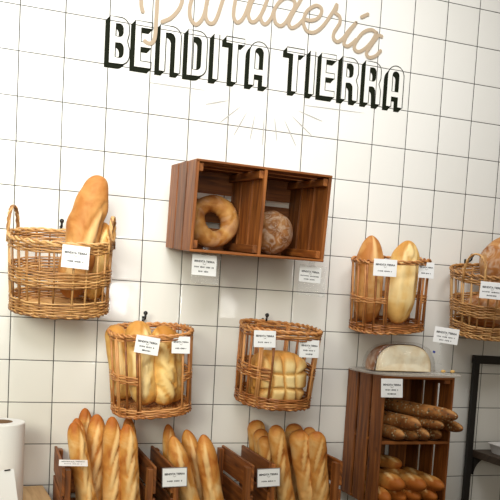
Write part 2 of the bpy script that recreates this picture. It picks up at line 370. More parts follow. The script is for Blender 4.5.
BAG3 = [[0.9104, -0.05, 1.1492, 0.9641, -0.05, 0.765, 0.032], [0.9087, -0.105, 1.1239, 0.9732, -0.105, 0.765, 0.029], [0.902, -0.165, 1.1083, 0.9826, -0.165, 0.765, 0.027], [0.9215, -0.225, 1.1597, 1.0079, -0.225, 0.765, 0.029], [1.0605, -0.07, 1.1396, 1.0854, -0.07, 0.765, 0.033], [1.0129, -0.22, 1.1406, 1.1041, -0.22, 0.765, 0.036], [1.1025, -0.12, 1.1346, 1.1442, -0.12, 0.765, 0.028], [1.069, -0.26, 1.1422, 1.125, -0.26, 0.765, 0.031]]

# ================================================================ the setting
def plane(name, vs, mat):
    m = MB(); m.add(vs, [(0, 1, 2, 3)]); return struct(m.build(name, mat))
plane('wall_back', [(-2.4, 0, 0), (4.2, 0, 0), (4.2, 0, 3.9), (-2.4, 0, 3.9)], TILE)
m = MB(); m.box((.9, -3, -.03), (6.6, 6, .06)); struct(m.build('floor', plain('dark_brown_floor', (.085, .055, .035), .6)))

# counter under the bread crates
ct = thing('counter', 'long brown wooden counter under the three bread crates', 'counter', (.55, -.32, 0))
m = MB(); m.box((0, 0, .725), (1.5, .62, .035)); m.build('countertop', COUNTER, ct)
m = MB(); m.box((0, -.28, .36), (1.44, .02, .70)); m.box((-.71, .02, .36), (.02, .58, .70)); m.box((.71, .02, .36), (.02, .58, .70)); m.build('body_panel', COUNTER, ct)

# ================================================================ painted sign
sign = thing('wall_sign', 'painted tan script and black shadowed lettering across the top tiles', 'sign', (.88, 0, 2.4))
def flat_obj(name, polys, y, mat, back=None):
    """polys: list of vertex loops in the wall plane, filled as n-gons"""
    mb = MB()
    for P in polys: mb.add([(p[0], y, p[1]) for p in P], [tuple(range(len(P)))])
    o = mb.build(name, mat); o.parent = sign; o.matrix_parent_inverse = sign.matrix_basis.inverted(); return o

def catmull(P, n=8):
    P = [Vector((*p, 0)) for p in P]
    if len(P) < 3: return [(p.x, p.y) for p in P]
    Q = [P[0] * 2 - P[1]] + P + [P[-1] * 2 - P[-2]]; out = []
    for i in range(1, len(Q) - 2):
        a, b, c, d = Q[i - 1:i + 3]
        for k in range(n):
            t = k / n
            q = .5 * ((2 * b) + (c - a) * t + (2 * a - 5 * b + 4 * c - d) * t * t + (3 * b - a - 3 * c + d) * t ** 3)
            out.append((q.x, q.y))
    out.append((P[-1].x, P[-1].y)); return out

def ribbon(mb, P, w, y, taper=False, closed=False, caps=True):
    n = len(P); L = []; R = []
    for i, p in enumerate(P):
        a = P[i - 1] if (closed or i) else p; b = P[(i + 1) % n] if (closed or i < n - 1) else p
        d = Vector((b[0] - a[0], b[1] - a[1])).normalized(); nx, nz = -d.y, d.x
        ww = w if not taper else w * math.sin(PI * (.12 + .88 * i / max(1, n - 1))) ** .7 if n > 2 else w
        L.append((p[0] + nx * ww / 2, y, p[1] + nz * ww / 2)); R.append((p[0] - nx * ww / 2, y, p[1] - nz * ww / 2))
    fs = []
    for i in range(n if closed else n - 1):
        j = (i + 1) % n; fs.append((i, n + i, n + j, j))
    mb.add(L + R, fs)
    if caps and not closed:
        for p in (P[0], P[-1]): mb.add([(p[0] + w / 2 * math.cos(2 * PI * k / 14), y, p[1] + w / 2 * math.sin(2 * PI * k / 14)) for k in range(14)], [tuple(range(14))])

mb = MB()
for i, st in enumerate(SCRIPT_STROKES):
    P = catmull(st); n0 = len(mb.v)
    mb.tube([(p[0], 0, p[1]) for p in P], .0072, 10)
    for p in (P[0], P[-1]): mb.lathe([(.0001, -.0072)] + [(.0072 * math.cos(math.radians(q)), .0072 * math.sin(math.radians(q))) for q in range(-70, 80, 20)] + [(.0001, .0072)], (p[0], 0, p[1]), 12)
    mb.v[n0:] = [(v[0], v[1] * .10 - .0034, v[2]) for v in mb.v[n0:]]
def to_sign(o): o.parent = sign; o.matrix_parent_inverse = sign.matrix_basis.inverted(); return o
to_sign(mb.build('script_lettering', SIGN_TAN, label='tan handwritten word Panadería'))
mb = MB()
for a, b in RAYS:
    pts = [(a[0] + (b[0] - a[0]) * t / 6, a[1] + (b[1] - a[1]) * t / 6) for t in range(7)]
    ribbon(mb, pts, .0042, -.0008, taper=True, caps=False)
to_sign(mb.build('sunburst_rays', SIGN_GREY, label='faint grey sunburst rays'))
for a, b in FLOURISHES:
    mb = MB(); pts = [(a[0] + (b[0] - a[0]) * t / 8, a[1] + (b[1] - a[1]) * t / 8) for t in range(9)]
    ribbon(mb, pts, .0036, -.0008, taper=True, caps=False)
    to_sign(mb.build('flourish_line', SIGN_GREY, label='faint thin grey line'))

# --- block capitals: outer loop + hole loops in units of metres, height HL
HL = .159; ST = .0225
def arc(cx, cz, rx, rz, a0, a1, n=8): return [(cx + rx * math.cos(math.radians(a0 + (a1 - a0) * k / n)), cz + rz * math.sin(math.radians(a0 + (a1 - a0) * k / n))) for k in range(n + 1)]
def letter(ch, w):
    h = HL; s = ST; r = min(w * .55, .034)
    if ch == 'I': return [(0, 0), (w, 0), (w, h), (0, h)], []
    if ch == 'T':
        a = (w - s) / 2; return [(a, 0), (a + s, 0), (a + s, h - s), (w, h - s), (w, h), (0, h), (0, h - s), (a, h - s)], []
    if ch == 'E':
        m0, m1 = h * .5 - s * .42, h * .5 + s * .42
        return [(0, 0), (w, 0), (w, s), (s, s), (s, m0), (w * .95, m0), (w * .95, m1), (s, m1), (s, h - s), (w, h - s), (w, h), (0, h)], []
    if ch == 'N':
        return [(0, 0), (s, 0), (s, h - s - .002)] + arc(w - s - .018, h - s - .022, .018, .020, 90, 0) + [(w - s, 0), (w, 0)] + arc(w - r, h - r, r, r, 0, 90) + [(0, h)], []
    if ch == 'D':
        out = [(0, 0)] + arc(w - r, r, r, r, -90, 0) + arc(w - r, h - r, r, r, 0, 90) + [(0, h)]
        q = r - s * .75
        hole = [(s, s)] + arc(w - s - q, s + q, q, q, -90, 0) + arc(w - s - q, h - s - q, q, q, 0, 90) + [(s, h - s)]
        return out, [hole]
    if ch == 'A':
        r = w / 2; q = r - s
        out = [(0, 0), (s, 0), (s, h * .24), (w - s, h * .24), (w - s, 0), (w, 0)] + arc(r, h - r * 1.1, r, r * 1.1, 0, 180, 14)
        hole = [(s, h * .24 + s * .95), (w - s, h * .24 + s * .95)] + arc(r, h - s - q * 1.1, q, q * 1.1, 0, 180, 12)
        return out, [hole]
    if ch == 'B':
        mid = h * .52; q = .013
        out = [(0, 0)] + arc(w - .03, .034, .03, .034, -90, 0) + [(w, mid - .03), (w - .009, mid), (w - .004, mid + .022)] + arc(w - .034, h - .032, .030, .032, 0, 90) + [(0, h)]
        h1 = [(s, s)] + arc(w - s - q, s + .018, q, .018, -90, 0) + arc(w - s - q, mid - s * .5 - .018, q, .018, 0, 90) + [(s, mid - s * .5)]
        h2 = [(s, mid + s * .5)] + arc(w - s - q - .003, mid + s * .5 + .016, q, .016, -90, 0) + arc(w - s - q - .003, h - s - .016, q, .016, 0, 90) + [(s, h - s)]
        return out, [h1, h2]
    if ch == 'R':
        mid = h * .47; q = .013
        out = [(0, 0), (s, 0), (s, mid - s * .5)] + arc(w - s - .016, mid - s * .5 - .018, .014, .018, 90, 0) + [(w - s, 0), (w, 0)] + [(w, mid - .022), (w - .009, mid + .004), (w - .002, mid + .026)] + arc(w - .034, h - .032, .032, .032, 0, 90) + [(0, h)]
        h2 = [(s, mid + s * .5)] + arc(w - s - q - .002, mid + s * .5 + .016, q, .016, -90, 0) + arc(w - s - q - .002, h - s - .016, q, .016, 0, 90) + [(s, h - s)]
        return out, [h2]

def fill(loops, y):
    """triangulate outer loop with holes in the wall plane"""
    from mathutils.geometry import tessellate_polygon
    L = [[Vector((p[0], p[1], 0)) for p in lp] for lp in loops]
    tris = tessellate_polygon(L); flat = [p for lp in L for p in lp]
    return [(p.x, y, p.y) for p in flat], [tuple(t) for t in tris]

LETTERS = [('B', .3005, .073), ('E', .390, .0625), ('N', .4795, .078), ('D', .5815, .074), ('I', .679, .0215), ('T', .726, .072), ('A', .8185, .0765),
           ('T', .966, .072), ('I', 1.0615, .0225), ('E', 1.1085, .0625), ('R', 1.196, .0745), ('R', 1.297, .073), ('A', 1.3975, .073)]
SH = (-.0150, -.0175)
for ch, x0, w in LETTERS:
    out, holes = letter(ch, w); loops = [[(x0 + p[0], 2.4068 + p[1]) for p in lp] for lp in [out] + holes]
    # cast block behind the face
    mb = MB(); k = 0
    for lp in loops:
        for i in range(len(lp)):
            a, b = lp[i], lp[(i + 1) % len(lp)]; yy = -.0008 - k * .000004; k += 1
            mb.add([(a[0], yy, a[1]), (b[0], yy, b[1]), (b[0] + SH[0], yy, b[1] + SH[1]), (a[0] + SH[0], yy, a[1] + SH[1])], [(0, 1, 2, 3)])
    sv, sf = fill([[(p[0] + SH[0], p[1] + SH[1]) for p in lp] for lp in loops], -.0007); mb.add(sv, sf)
    base = to_sign(mb.build('block_letter', SIGN_BLACK, label='black painted letter ' + ch + ' with white tile face'))
    mb = MB(); sv, sf = fill(loops, -.0022); mb.add(sv, sf); f_ = mb.build('letter_face', TILE); f_.parent = base; f_.matrix_parent_inverse = (sign.matrix_basis @ base.matrix_parent_inverse).inverted()
    mb = MB()
    for lp in loops: ribbon(mb, lp, .0034, -.0027, closed=True)
    f_ = mb.build('letter_outline', SIGN_BLACK); f_.parent = base; f_.matrix_parent_inverse = (sign.matrix_basis @ base.matrix_parent_inverse).inverted()

# ================================================================ wooden crates
def slats(mb, o, along, across, thick, L, W, n, gap, th, skip=()):
    """n slats of length L side by side over width W; o = corner"""
    o = Vector(o); along, across, thick = Vector(along), Vector(across), Vector(thick)
    sw = (W - gap * (n - 1)) / n
    for i in range(n):
        if i in skip: continue
        c = o + along * L / 2 + across * (sw / 2 + i * (sw + gap)) + thick * th / 2
        d = [abs(along[k]) * (L - random.uniform(0, .003)) + abs(across[k]) * sw + abs(thick[k]) * th for k in range(3)]
        mb.box(c, d, Matrix.Rotation(random.uniform(-.004, .004), 3, 'Y'))

def fruit_crate(label, M, upright=False, dims=(.502, .300, .300)):
    """fruit crate with open front and a divider in the middle; local x = width, y = towards the wall, z = up"""
    root = thing('wooden_crate', label, 'crate', M=M)
    L, S, D = dims      # long side, short side, depth
    if upright: ax, az = Vector((0, 0, 1)), Vector((1, 0, 0))
    else: ax, az = Vector((1, 0, 0)), Vector((0, 0, 1))
    yv = Vector((0, -1, 0)); th = .011
    for nm, k, s in (('end_panel', 0, 1), ('divider', .5, 0), ('end_panel', 1, -1)):
        mb = MB(); o = ax * (L * k - (th if k == 1 else th / 2 if k == .5 else 0)) + yv * .004
        slats(mb, o, az, yv, ax, S, D - .006, 3, .012, th)
        for q in (0, 1):    # battens across the slats, on the inner side
            for sd in ((1, -1) if s == 0 else (s,)):
                if s == 0 and (sd == 1 or upright): continue
                oo = ax * (L * k + sd * (th if s else th / 2 + .0) + (sd * .008 if s else sd * .008)) + az * (.024 if q == 0 else S - .024) + yv * D / 2
                d = [abs(ax[j]) * .016 + abs(az[j]) * .026 + abs(yv[j]) * (D - .02) for j in range(3)]
                mb.box(oo, d)
        mb.build(nm, CRATE_WOOD, root)
    for k in (0, 1):
        mb = MB(); slats(mb, az * (S * k - (0 if k == 0 else th * .7)) + yv * .004, ax, yv, az, L, D - .004, 3, .017, th * .7)
        mb.build('side_panel', CRATE_WOOD, root)
    mb = MB(); slats(mb, az * .004 + yv * .001, ax, az, yv, L, S - .008, 3, .021, .008); mb.build('back_panel', CRATE_WOOD, root)
    return root

M1 = pose((.5305, -.022, 1.779), .032, .094, .002)
fruit_crate('double brown wooden crate hung on the wall holding the ring bread and floured round loaf', M1, dims=(.480, .292, .333))
MR = pose((1.309, -.004, .855), 0, 0, 0)
fruit_crate('tall brown wooden crate with a middle shelf hung at lower right, wrapped loaf on top', MR, upright=True)

def bread_bin(label, x0, yaw=0.0, w=.285, D=.36):
    root = thing('wooden_crate', label, 'crate', M=pose((x0, -.012, .745), yaw), group='open bread crates on the counter')
    H, th = .300, .010
    for k in (0, 1):
        mb = MB(); xo = k * (w - th)
        slats(mb, (xo, 0, .0), (0, -1, 0), (0, 0, 1), (1, 0, 0), D, H, 3, .016, th)
        for q in (0, 1):
            yy = -.019 if q == 0 else -D + .019
            mb.box((xo + (th + .009 if k == 0 else -.009), yy, H / 2 - .003), (.018, .036, H - .01))
        mb.build('side_panel', CRATE_WOOD, root)
    mb = MB(); slats(mb, (th, -.001, 0), (1, 0, 0), (0, 0, 1), (0, -1, 0), w - 2 * th, H - .06, 2, .02, .008); mb.build('back_panel', CRATE_WOOD, root)
    mb = MB(); slats(mb, (th, -D + .001, 0), (1, 0, 0), (0, 0, 1), (0, 1, 0), w - 2 * th, .145, 2, .01, .008); mb.build('front_panel', CRATE_WOOD, root)
    mb = MB(); slats(mb, (th, -.01, .002), (1, 0, 0), (0, -1, 0), (0, 0, 1), w - 2 * th, D - .02, 4, .008, .008); mb.build('bottom_panel', CRATE_WOOD, root)
    return root
bread_bin('open wooden crate of baguettes beside the pale wood board, leftmost of three', .163, 0, .30)
bread_bin('open wooden crate of pointed baguettes, middle one of the three on the counter', .512, 0, .288)
bread_bin('open wooden crate of blunt baguettes, rightmost of the three beside the tall crate', .870, 0, .285, .312)

# ================================================================ bread
def frame_of(p0, p1, front=Vector((0, -1, 0))):
    t = (p1 - p0).normalized(); f = (front - t * front.dot(t)).normalized(); return t, f, t.cross(f)

def loaf(name, mat, p0, p1, r, label, cat='bread', group=None, tip=.55, blunt=.5, bend=.0, flat=1.0, cuts=(), toast=.5, NU=64, NV=36, seed=None, front=Vector((0, -1, 0)), bump=.03, asym=0.0, shadow=0):
    """long loaf from tip p0 to end p1, r = largest radius, cuts = (t, angle about the axis, length, width, slant)"""
    p0, p1 = Vector(p0), Vector(p1); L = (p1 - p0).length; t, f, s = frame_of(p0, p1, front)
    sd = random.uniform(0, 50) if seed is None else seed
    root = tag(bpy.data.objects.new(name, None), label, cat, group); bpy.data.objects.remove(root)
    vs = []; cols = []; fs = []
    for i in range(NU + 1):
        # finer rings at the ends
        u = .5 - .5 * math.cos(PI * i / NU); x = u * L
        ta, tb = min(1, u / tip), min(1, (1 - u) / (tip * .8))
        ra = (1 - (1 - ta) ** 2) ** (blunt); rb = (1 - (1 - tb) ** 2) ** (.5)
        R = r * min(ra, 1) * min(rb, 1)
        c = f * (bend * math.sin(PI * u)) + s * (asym * math.sin(PI * u))
        for k in range(NV):
            w = 2 * PI * k / NV; ww = w if w <= PI else w - 2 * PI
            nz = noise.noise(Vector((x * 14 + sd, math.cos(w) * .8, math.sin(w) * .8)))
            rr = R * (1 + bump * 2 * nz); cut = 0; grv = 0
            for (tc, ac, ln, wd, sl) in cuts:
                dx = (u - tc) * L; dy = (ww - ac) * r
                if ww - ac > PI: dy = (ww - ac - 2 * PI) * r
                ca, sa = math.cos(sl), math.sin(sl); a = dx * ca + dy * sa; b = -dx * sa + dy * ca
                e = math.hypot(a / (ln / 2), b / (wd / 2))
                if e < 1.6:
                    cut = max(cut, smooth((1.15 - e) * 2.2)); grv += .10 * smooth(1 - e) * 1.0 - .13 * math.exp(-((e - 1.12) / .2) ** 2) + .06 * math.exp(-((e - 1.42) / .12) ** 2)
            rr *= 1 + grv
            tz = toast + .45 * (1 - min(ta, tb)) ** 1.2 + .25 * nz + .10 * max(0, grv * 8)
            vs.append(p0 + t * x + c + f * math.cos(w) * rr * flat + s * math.sin(w) * rr)
            cols.append((cut + .001, max(0, min(1, tz)), 0))
    for i in range(NU):
        for k in range(NV): fs.append((i * NV + k, i * NV + (k + 1) % NV, (i + 1) * NV + (k + 1) % NV, (i + 1) * NV + k))
    mb = MB(); mid = (p0 + p1) / 2
    low = min(v.z for v in vs); org = Vector((mid.x, mid.y, mid.z))
    mb.add([v - org for v in vs], fs, None, .5, cols)
    o = mb.build(name, mat, smooth=True); o.location = org
    return tag(o, label, cat, group)

def bag_cuts(L, n=4, a0=0.0, ln=.12, wd=.022, sl=.32):
    return [(.12 + .78 * (i + .5) / n, a0 + random.uniform(-.15, .15), ln * random.uniform(.9, 1.1), wd * random.uniform(.85, 1.15), sl + random.uniform(-.08, .08)) for i in range(n)]

LAB1 = ['leftmost front baguette leaning in the left crate', 'short dark tip of a baguette behind the leftmost one in the left crate',
        'thin baguette standing tallest at the back of the left crate', 'baguette with long splits, second from left at the front of the left crate',
        'straight pointed baguette in the middle of the left crate', 'rightmost front baguette of the left crate, floury and straight',
        'dark baguette tip behind the rightmost one of the left crate']
for b, l in zip(BAG1, LAB1):
    loaf('baguette', B_BAG, b[:3], b[3:6], b[6] * 1.07, l, group='baguettes in the left crate', tip=.20, blunt=.50, cuts=bag_cuts(.4, 4, random.uniform(-.3, .35), .14, .020, .22), toast=.42, bump=.045)
LAB2 = ['dark pointed baguette behind the others in the middle crate, leftmost tip', 'front left baguette leaning right behind the price card of the middle crate',
        'pointed baguette in the centre of the middle crate', 'wide orange-tipped baguette at the right of the middle crate']
for b, l in zip(BAG2, LAB2):
    loaf('baguette', B_BAG, b[:3], b[3:6], b[6] * 1.07, l, group='baguettes in the middle crate', tip=.24, blunt=.56, cuts=bag_cuts(.4, 3, random.uniform(-.1, .5), .15, .018, .12), toast=.42, bump=.045)
LAB3 = ['blunt baguette at the back left of the right crate', 'blunt baguette second in the left row of the right crate', 'shortest blunt baguette at the front left of the right crate',
        'slim baguette with twisting split, left of centre in the right crate', 'blunt baguette end showing behind the centre of the right crate',
        'thick pale baguette at the front centre of the right crate', 'pale baguette tip behind the two front ones in the right crate', 'straight baguette at the right end of the right crate']
for b, l in zip(BAG3, LAB3):
    loaf('baguette', B_BLUNT, b[:3], b[3:6], b[6] * 1.07, l, group='baguettes in the right crate', tip=.10, blunt=.45, cuts=bag_cuts(.4, 4, random.uniform(-.3, .3), .13, .018, .35), toast=.43, bump=.045)

# breads in the hanging baskets
loaf('loaf', B_ORANGE, (.268, -.175, 1.985), (.180, -.175, 1.575), .055, 'long golden loaf standing tall in the left two-handled basket', tip=.30, blunt=.42, flat=.8,
     cuts=[(.50, -.55, .20, .04, .15), (.72, .5, .14, .03, -.2)], toast=.50, seed=3, bump=.10, asym=.008)
loaf('loaf', B_LIGHT, (.293, -.135, 1.838), (.264, -.110, 1.575), .038, 'short pale loaf end low behind the tall loaf in the left basket', tip=.3, toast=.4, cuts=[(.2, 0, .08, .02, .4)])
loaf('loaf', B_PALE, (.340, -.135, 1.492), (.39, -.13, 1.235), .040, 'rounded pale loaf at the back left of the lower left basket', group='loaves in the lower left basket', tip=.16, toast=.42, bump=.05, cuts=[(.45, .1, .14, .03, .1)])
loaf('loaf', B_PALE, (.412, -.18, 1.512), (.448, -.19, 1.222), .048, 'widest pale round-topped loaf in the lower left basket', group='loaves in the lower left basket', tip=.2, toast=.42, bump=.08,
     cuts=[(.35, -.35, .16, .04, .12), (.72, -.1, .12, .035, .2), (.5, .6, .1, .02, 0)])
loaf('loaf', B_LIGHT, (.505, -.165, 1.500), (.515, -.19, 1.222), .046, 'golden split loaf right of centre in the lower left basket', group='loaves in the lower left basket', tip=.2, toast=.50, bump=.10,
     cuts=[(.28, .3, .12, .034, -.5), (.52, -.1, .12, .034, -.55), (.74, -.2, .12, .034, -.5), (.88, .4, .07, .03, -.5)])
loaf('loaf', B_LIGHT, (.552, -.12, 1.478), (.565, -.13, 1.225), .036, 'narrow knobbly loaf at the right of the lower left basket', group='loaves in the lower left basket', tip=.2, toast=.45, bump=.08,
     cuts=[(.3, 0, .08, .025, -.7), (.65, 0, .08, .025, -.7)])
loaf('loaf', B_ORANGE, (1.310, -.125, 1.880), (1.314, -.125, 1.545), .055, 'brown pointed loaf at the left of the upper right basket', group='loaves in the upper right basket', tip=.34, blunt=.62, toast=.5, bump=.05, cuts=[(.25, .15, .20, .022, .03), (.65, -.3, .14, .02, .1)])
loaf('loaf', B_PALE, (1.452, -.165, 1.868), (1.405, -.195, 1.548), .060, 'long pale split loaf at the right of the upper right basket', group='loaves in the upper right basket', tip=.34, blunt=.5, flat=.75, toast=.30, bump=.07, asym=.006,
     cuts=[(.5, -.40, .27, .030, .03), (.45, .45, .24, .034, .02), (.14, .1, .07, .04, -.5)], seed=8)

def blob(name, mat, c, rad, label, fn, cat='bread', NU=56, NV=80, group=None, rot=None):
    """closed round body; fn(dir) -> (radius factor, cut, toast)"""
    vs = []; cols = []; fs = []
    for i in range(NU + 1):
        ph = PI * i / NU
        for k in range(NV):
            th = 2 * PI * k / NV; d = Vector((math.sin(ph) * math.cos(th), -math.cos(ph), math.sin(ph) * math.sin(th)))
            q, cut, to = fn(d); p = Vector((d.x * rad[0], d.y * rad[1], d.z * rad[2])) * q
            vs.append(rot @ p if rot else p); cols.append((cut + .001, max(0, min(1, to)), 0))
    for i in range(NU):
        for k in range(NV): fs.append((i * NV + k, (i + 1) * NV + k, (i + 1) * NV + (k + 1) % NV, i * NV + (k + 1) % NV))
    mb = MB(); mb.add(vs, fs, None, .5, cols); o = mb.build(name, mat, smooth=True); o.location = c
    return tag(o, label, cat, group)

def sup(d, e):      # superellipsoid factor
    return (abs(d.x) ** e + abs(d.y) ** e + abs(d.z) ** e) ** (-1 / e)
def f_round(d):
    n = noise.noise(d * 2.2); sw = math.sin(7 * math.atan2(d.z, d.x + .2) + 5 * math.hypot(d.x, d.z))
    return 1 + .03 * n + .012 * sw, .35 * smooth(sw * 1.5) * smooth(-d.y * 1.6), .45 + .3 * n
blob('round_loaf', B_ROUND, (.893, -.150, 1.8525), (.078, .072, .078), 'small brown floured round loaf in the right half of the hanging crate', f_round)
def f_country(d):
    n = noise.noise(d * 1.8 + Vector((3, 0, 0))); g = 0; cut = 0
    for a in (-.35, .3):
        q = abs(d.x * .9 + d.z * .45 - a); g -= .04 * math.exp(-(q / .05) ** 2); cut = max(cut, math.exp(-(q / .07) ** 2) * .9)
    return 1 + .04 * n + g, cut, .5 + .4 * n
blob('round_loaf', B_COUNTRY, (1.908, -.170, 1.808), (.112, .112, .118), 'big brown floured round loaf rising from the basket at the right edge', f_country)
blob('round_loaf', B_COUNTRY, (1.840, -.160, 1.622), (.105, .10, .070), 'brown round loaf low inside the basket at the right edge', f_round)
def f_square(d):
    e = sup(Vector((d.x, d.y * .8, d.z)), 3.2); p = d * e
    g = 0; cut = .75
    ca, sa = math.cos(.10), math.sin(.10); x, z = p.x * ca + p.z * sa, -p.x * sa + p.z * ca
    for q, v in ((-.52, x), (.0, x), (.50, x), (-.33, z), (.30, z)):
        k = math.exp(-((v + .05 * math.sin(3 * (x + z)) - q) / .060) ** 2); g = max(g, k)
    front = smooth((-p.y - .05) * 2.2)
    edge = max(abs(p.x), abs(p.z))
    return e * (1 - .13 * g * front + .04 * noise.noise(d * 3.5)), .6 * (1 - g) * front * smooth((.95 - edge) * 2.2), .30 + .55 * g * front + .55 * smooth((edge - .55) * 2.6)
blob('scored_loaf', B_PALE, (.931, -.190, 1.3285), (.101, .070, .098), 'square pale loaf scored in a grid inside the small basket under the crate', f_square, NU=72, NV=96, rot=Matrix.Rotation(.05, 3, 'X') @ Matrix.Rotation(.04, 3, 'Y'))

# ring bread leaning in the crate
def ring():
    vs = []; cols = []; fs = []; NU, NV = 96, 36
    for i in range(NU):
        a = 2 * PI * i / NU; R = .0595 + .004 * math.sin(a + 1); rt = .0295 + .003 * math.sin(a * 2 + .5) + .0015 * noise.noise(Vector((math.cos(a) * 3, math.sin(a) * 3, 0)))
        for k in range(NV):
            w = 2 * PI * k / NV; n = noise.noise(Vector((math.cos(a) * 2.5, math.sin(a) * 2.5, math.cos(w))))
            q = rt * (1 + .08 * n); seam = math.exp(-(((w - PI / 2 + .4 * math.sin(3 * a)) / .14)) ** 2); q *= 1 - .10 * seam; q *= 1 + .05 * noise.noise(Vector((math.cos(a) * 9, math.sin(a) * 9, math.cos(w) * 3)))
            x = R + q * math.cos(w); vs.append((x * math.cos(a) * 1.05, -q * 1.05 * math.sin(w), x * math.sin(a) * 1.06))
            cols.append((.001 + .5 * seam, .4 + .4 * n, 0))
    for i in range(NU):
        for k in range(NV): fs.append((i * NV + k, i * NV + (k + 1) % NV, (i + 1) % NU * NV + (k + 1) % NV, (i + 1) % NU * NV + k))
    mb = MB(); mb.add(vs, [f[::-1] for f in fs], None, .5, cols); o = mb.build('ring_bread', B_RING, smooth=True)
    o.matrix_world = pose((.6655, -.150, 1.871), .03, -.12)
    tag(o, 'ring-shaped brown bread with a hole leaning in the left half of the hanging crate', 'bread')
ring()

# seeded sticks on the crate shelf and small golden loaves below
SZ = 1.112
SEED = [  # tip x, y, z ; back x, y, z ; radius
    ((1.385, -.345, 1.139), (1.355, -.05, 1.142), .0235, 'seeded bread stick at the bottom left of the shelf, glossy orange tip'),
    ((1.437, -.350, 1.139), (1.410, -.05, 1.142), .0230, 'seeded bread stick in the bottom layer, second from the left'),
    ((1.490, -.345, 1.139), (1.470, -.05, 1.142), .0230, 'plain brown stick end in the bottom layer, third from the left'),
    ((1.550, -.330, 1.139), (1.535, -.05, 1.142), .0230, 'dark round-ended stick at the bottom right of the shelf'),
    ((1.432, -.375, 1.184), (1.372, -.06, 1.182), .0270, 'thick seeded bread stick lying on the left of the second layer'),
    ((1.535, -.365, 1.181), (1.490, -.07, 1.182), .0225, 'seeded bread stick on the right of the second layer'),
    ((1.592, -.400, 1.176), (1.570, -.08, 1.182), .0210, 'thin stick whose tip pokes out past the right side of the tall crate'),
    ((1.560, -.410, 1.222), (1.435, -.06, 1.226), .0265, 'topmost long seeded bread stick lying across the shelf pile'),
]
for a, b, r, l in SEED:
    loaf('bread_stick', B_SEED, a, b, r, l, group='seeded sticks on the crate shelf', tip=.22, blunt=.5, toast=.5, NU=48, NV=28, front=Vector((-.4, 0, 1)), cuts=[(.06, 0, .05, .03, 0)])
SM = [
    ((1.350, -.330, .899), (1.350, -.08, .903), .029, 'small golden loaf in the bottom layer at the left of the tall crate'),
    ((1.418, -.325, .898), (1.415, -.08, .902), .028, 'small golden loaf in the bottom layer, second from the left'),
    ((1.484, -.320, .899), (1.480, -.08, .902), .029, 'small golden loaf in the bottom layer, third from the left'),
    ((1.553, -.325, .898), (1.550, -.08, .902), .028, 'small golden loaf in the bottom layer at the right side'),
    ((1.405, -.335, .950), (1.350, -.09, .955), .033, 'shiny split golden loaf on the upper left of the bottom pile'),
    ((1.490, -.345, .948), (1.450, -.09, .952), .032, 'round-ended pale golden loaf on the middle of the bottom pile'),
    ((1.565, -.350, .946), (1.535, -.09, .950), .028, 'brown loaf on the upper right of the bottom pile'),
    ((1.470, -.200, 1.000), (1.400, -.06, 1.000), .026, 'dark small loaf lying highest at the back of the bottom pile'),
]
for a, b, r, l in SM:
    loaf('small_loaf', B_BAG, a, b, r, l, group='small loaves in the bottom of the tall crate', tip=.30, blunt=.5, toast=.5, NU=48, NV=30, front=Vector((-.5, -.3, 1)), cuts=[(.3, 0, .08, .014, .3), (.65, 0, .08, .014, .3)])

# ================================================================ wicker baskets
def se(a, b, th, e=2.4):
    c, s = math.cos(th), math.sin(th)
    return a * math.copysign(abs(c) ** (2 / e), c), b * math.copysign(abs(s) ** (2 / e), s)

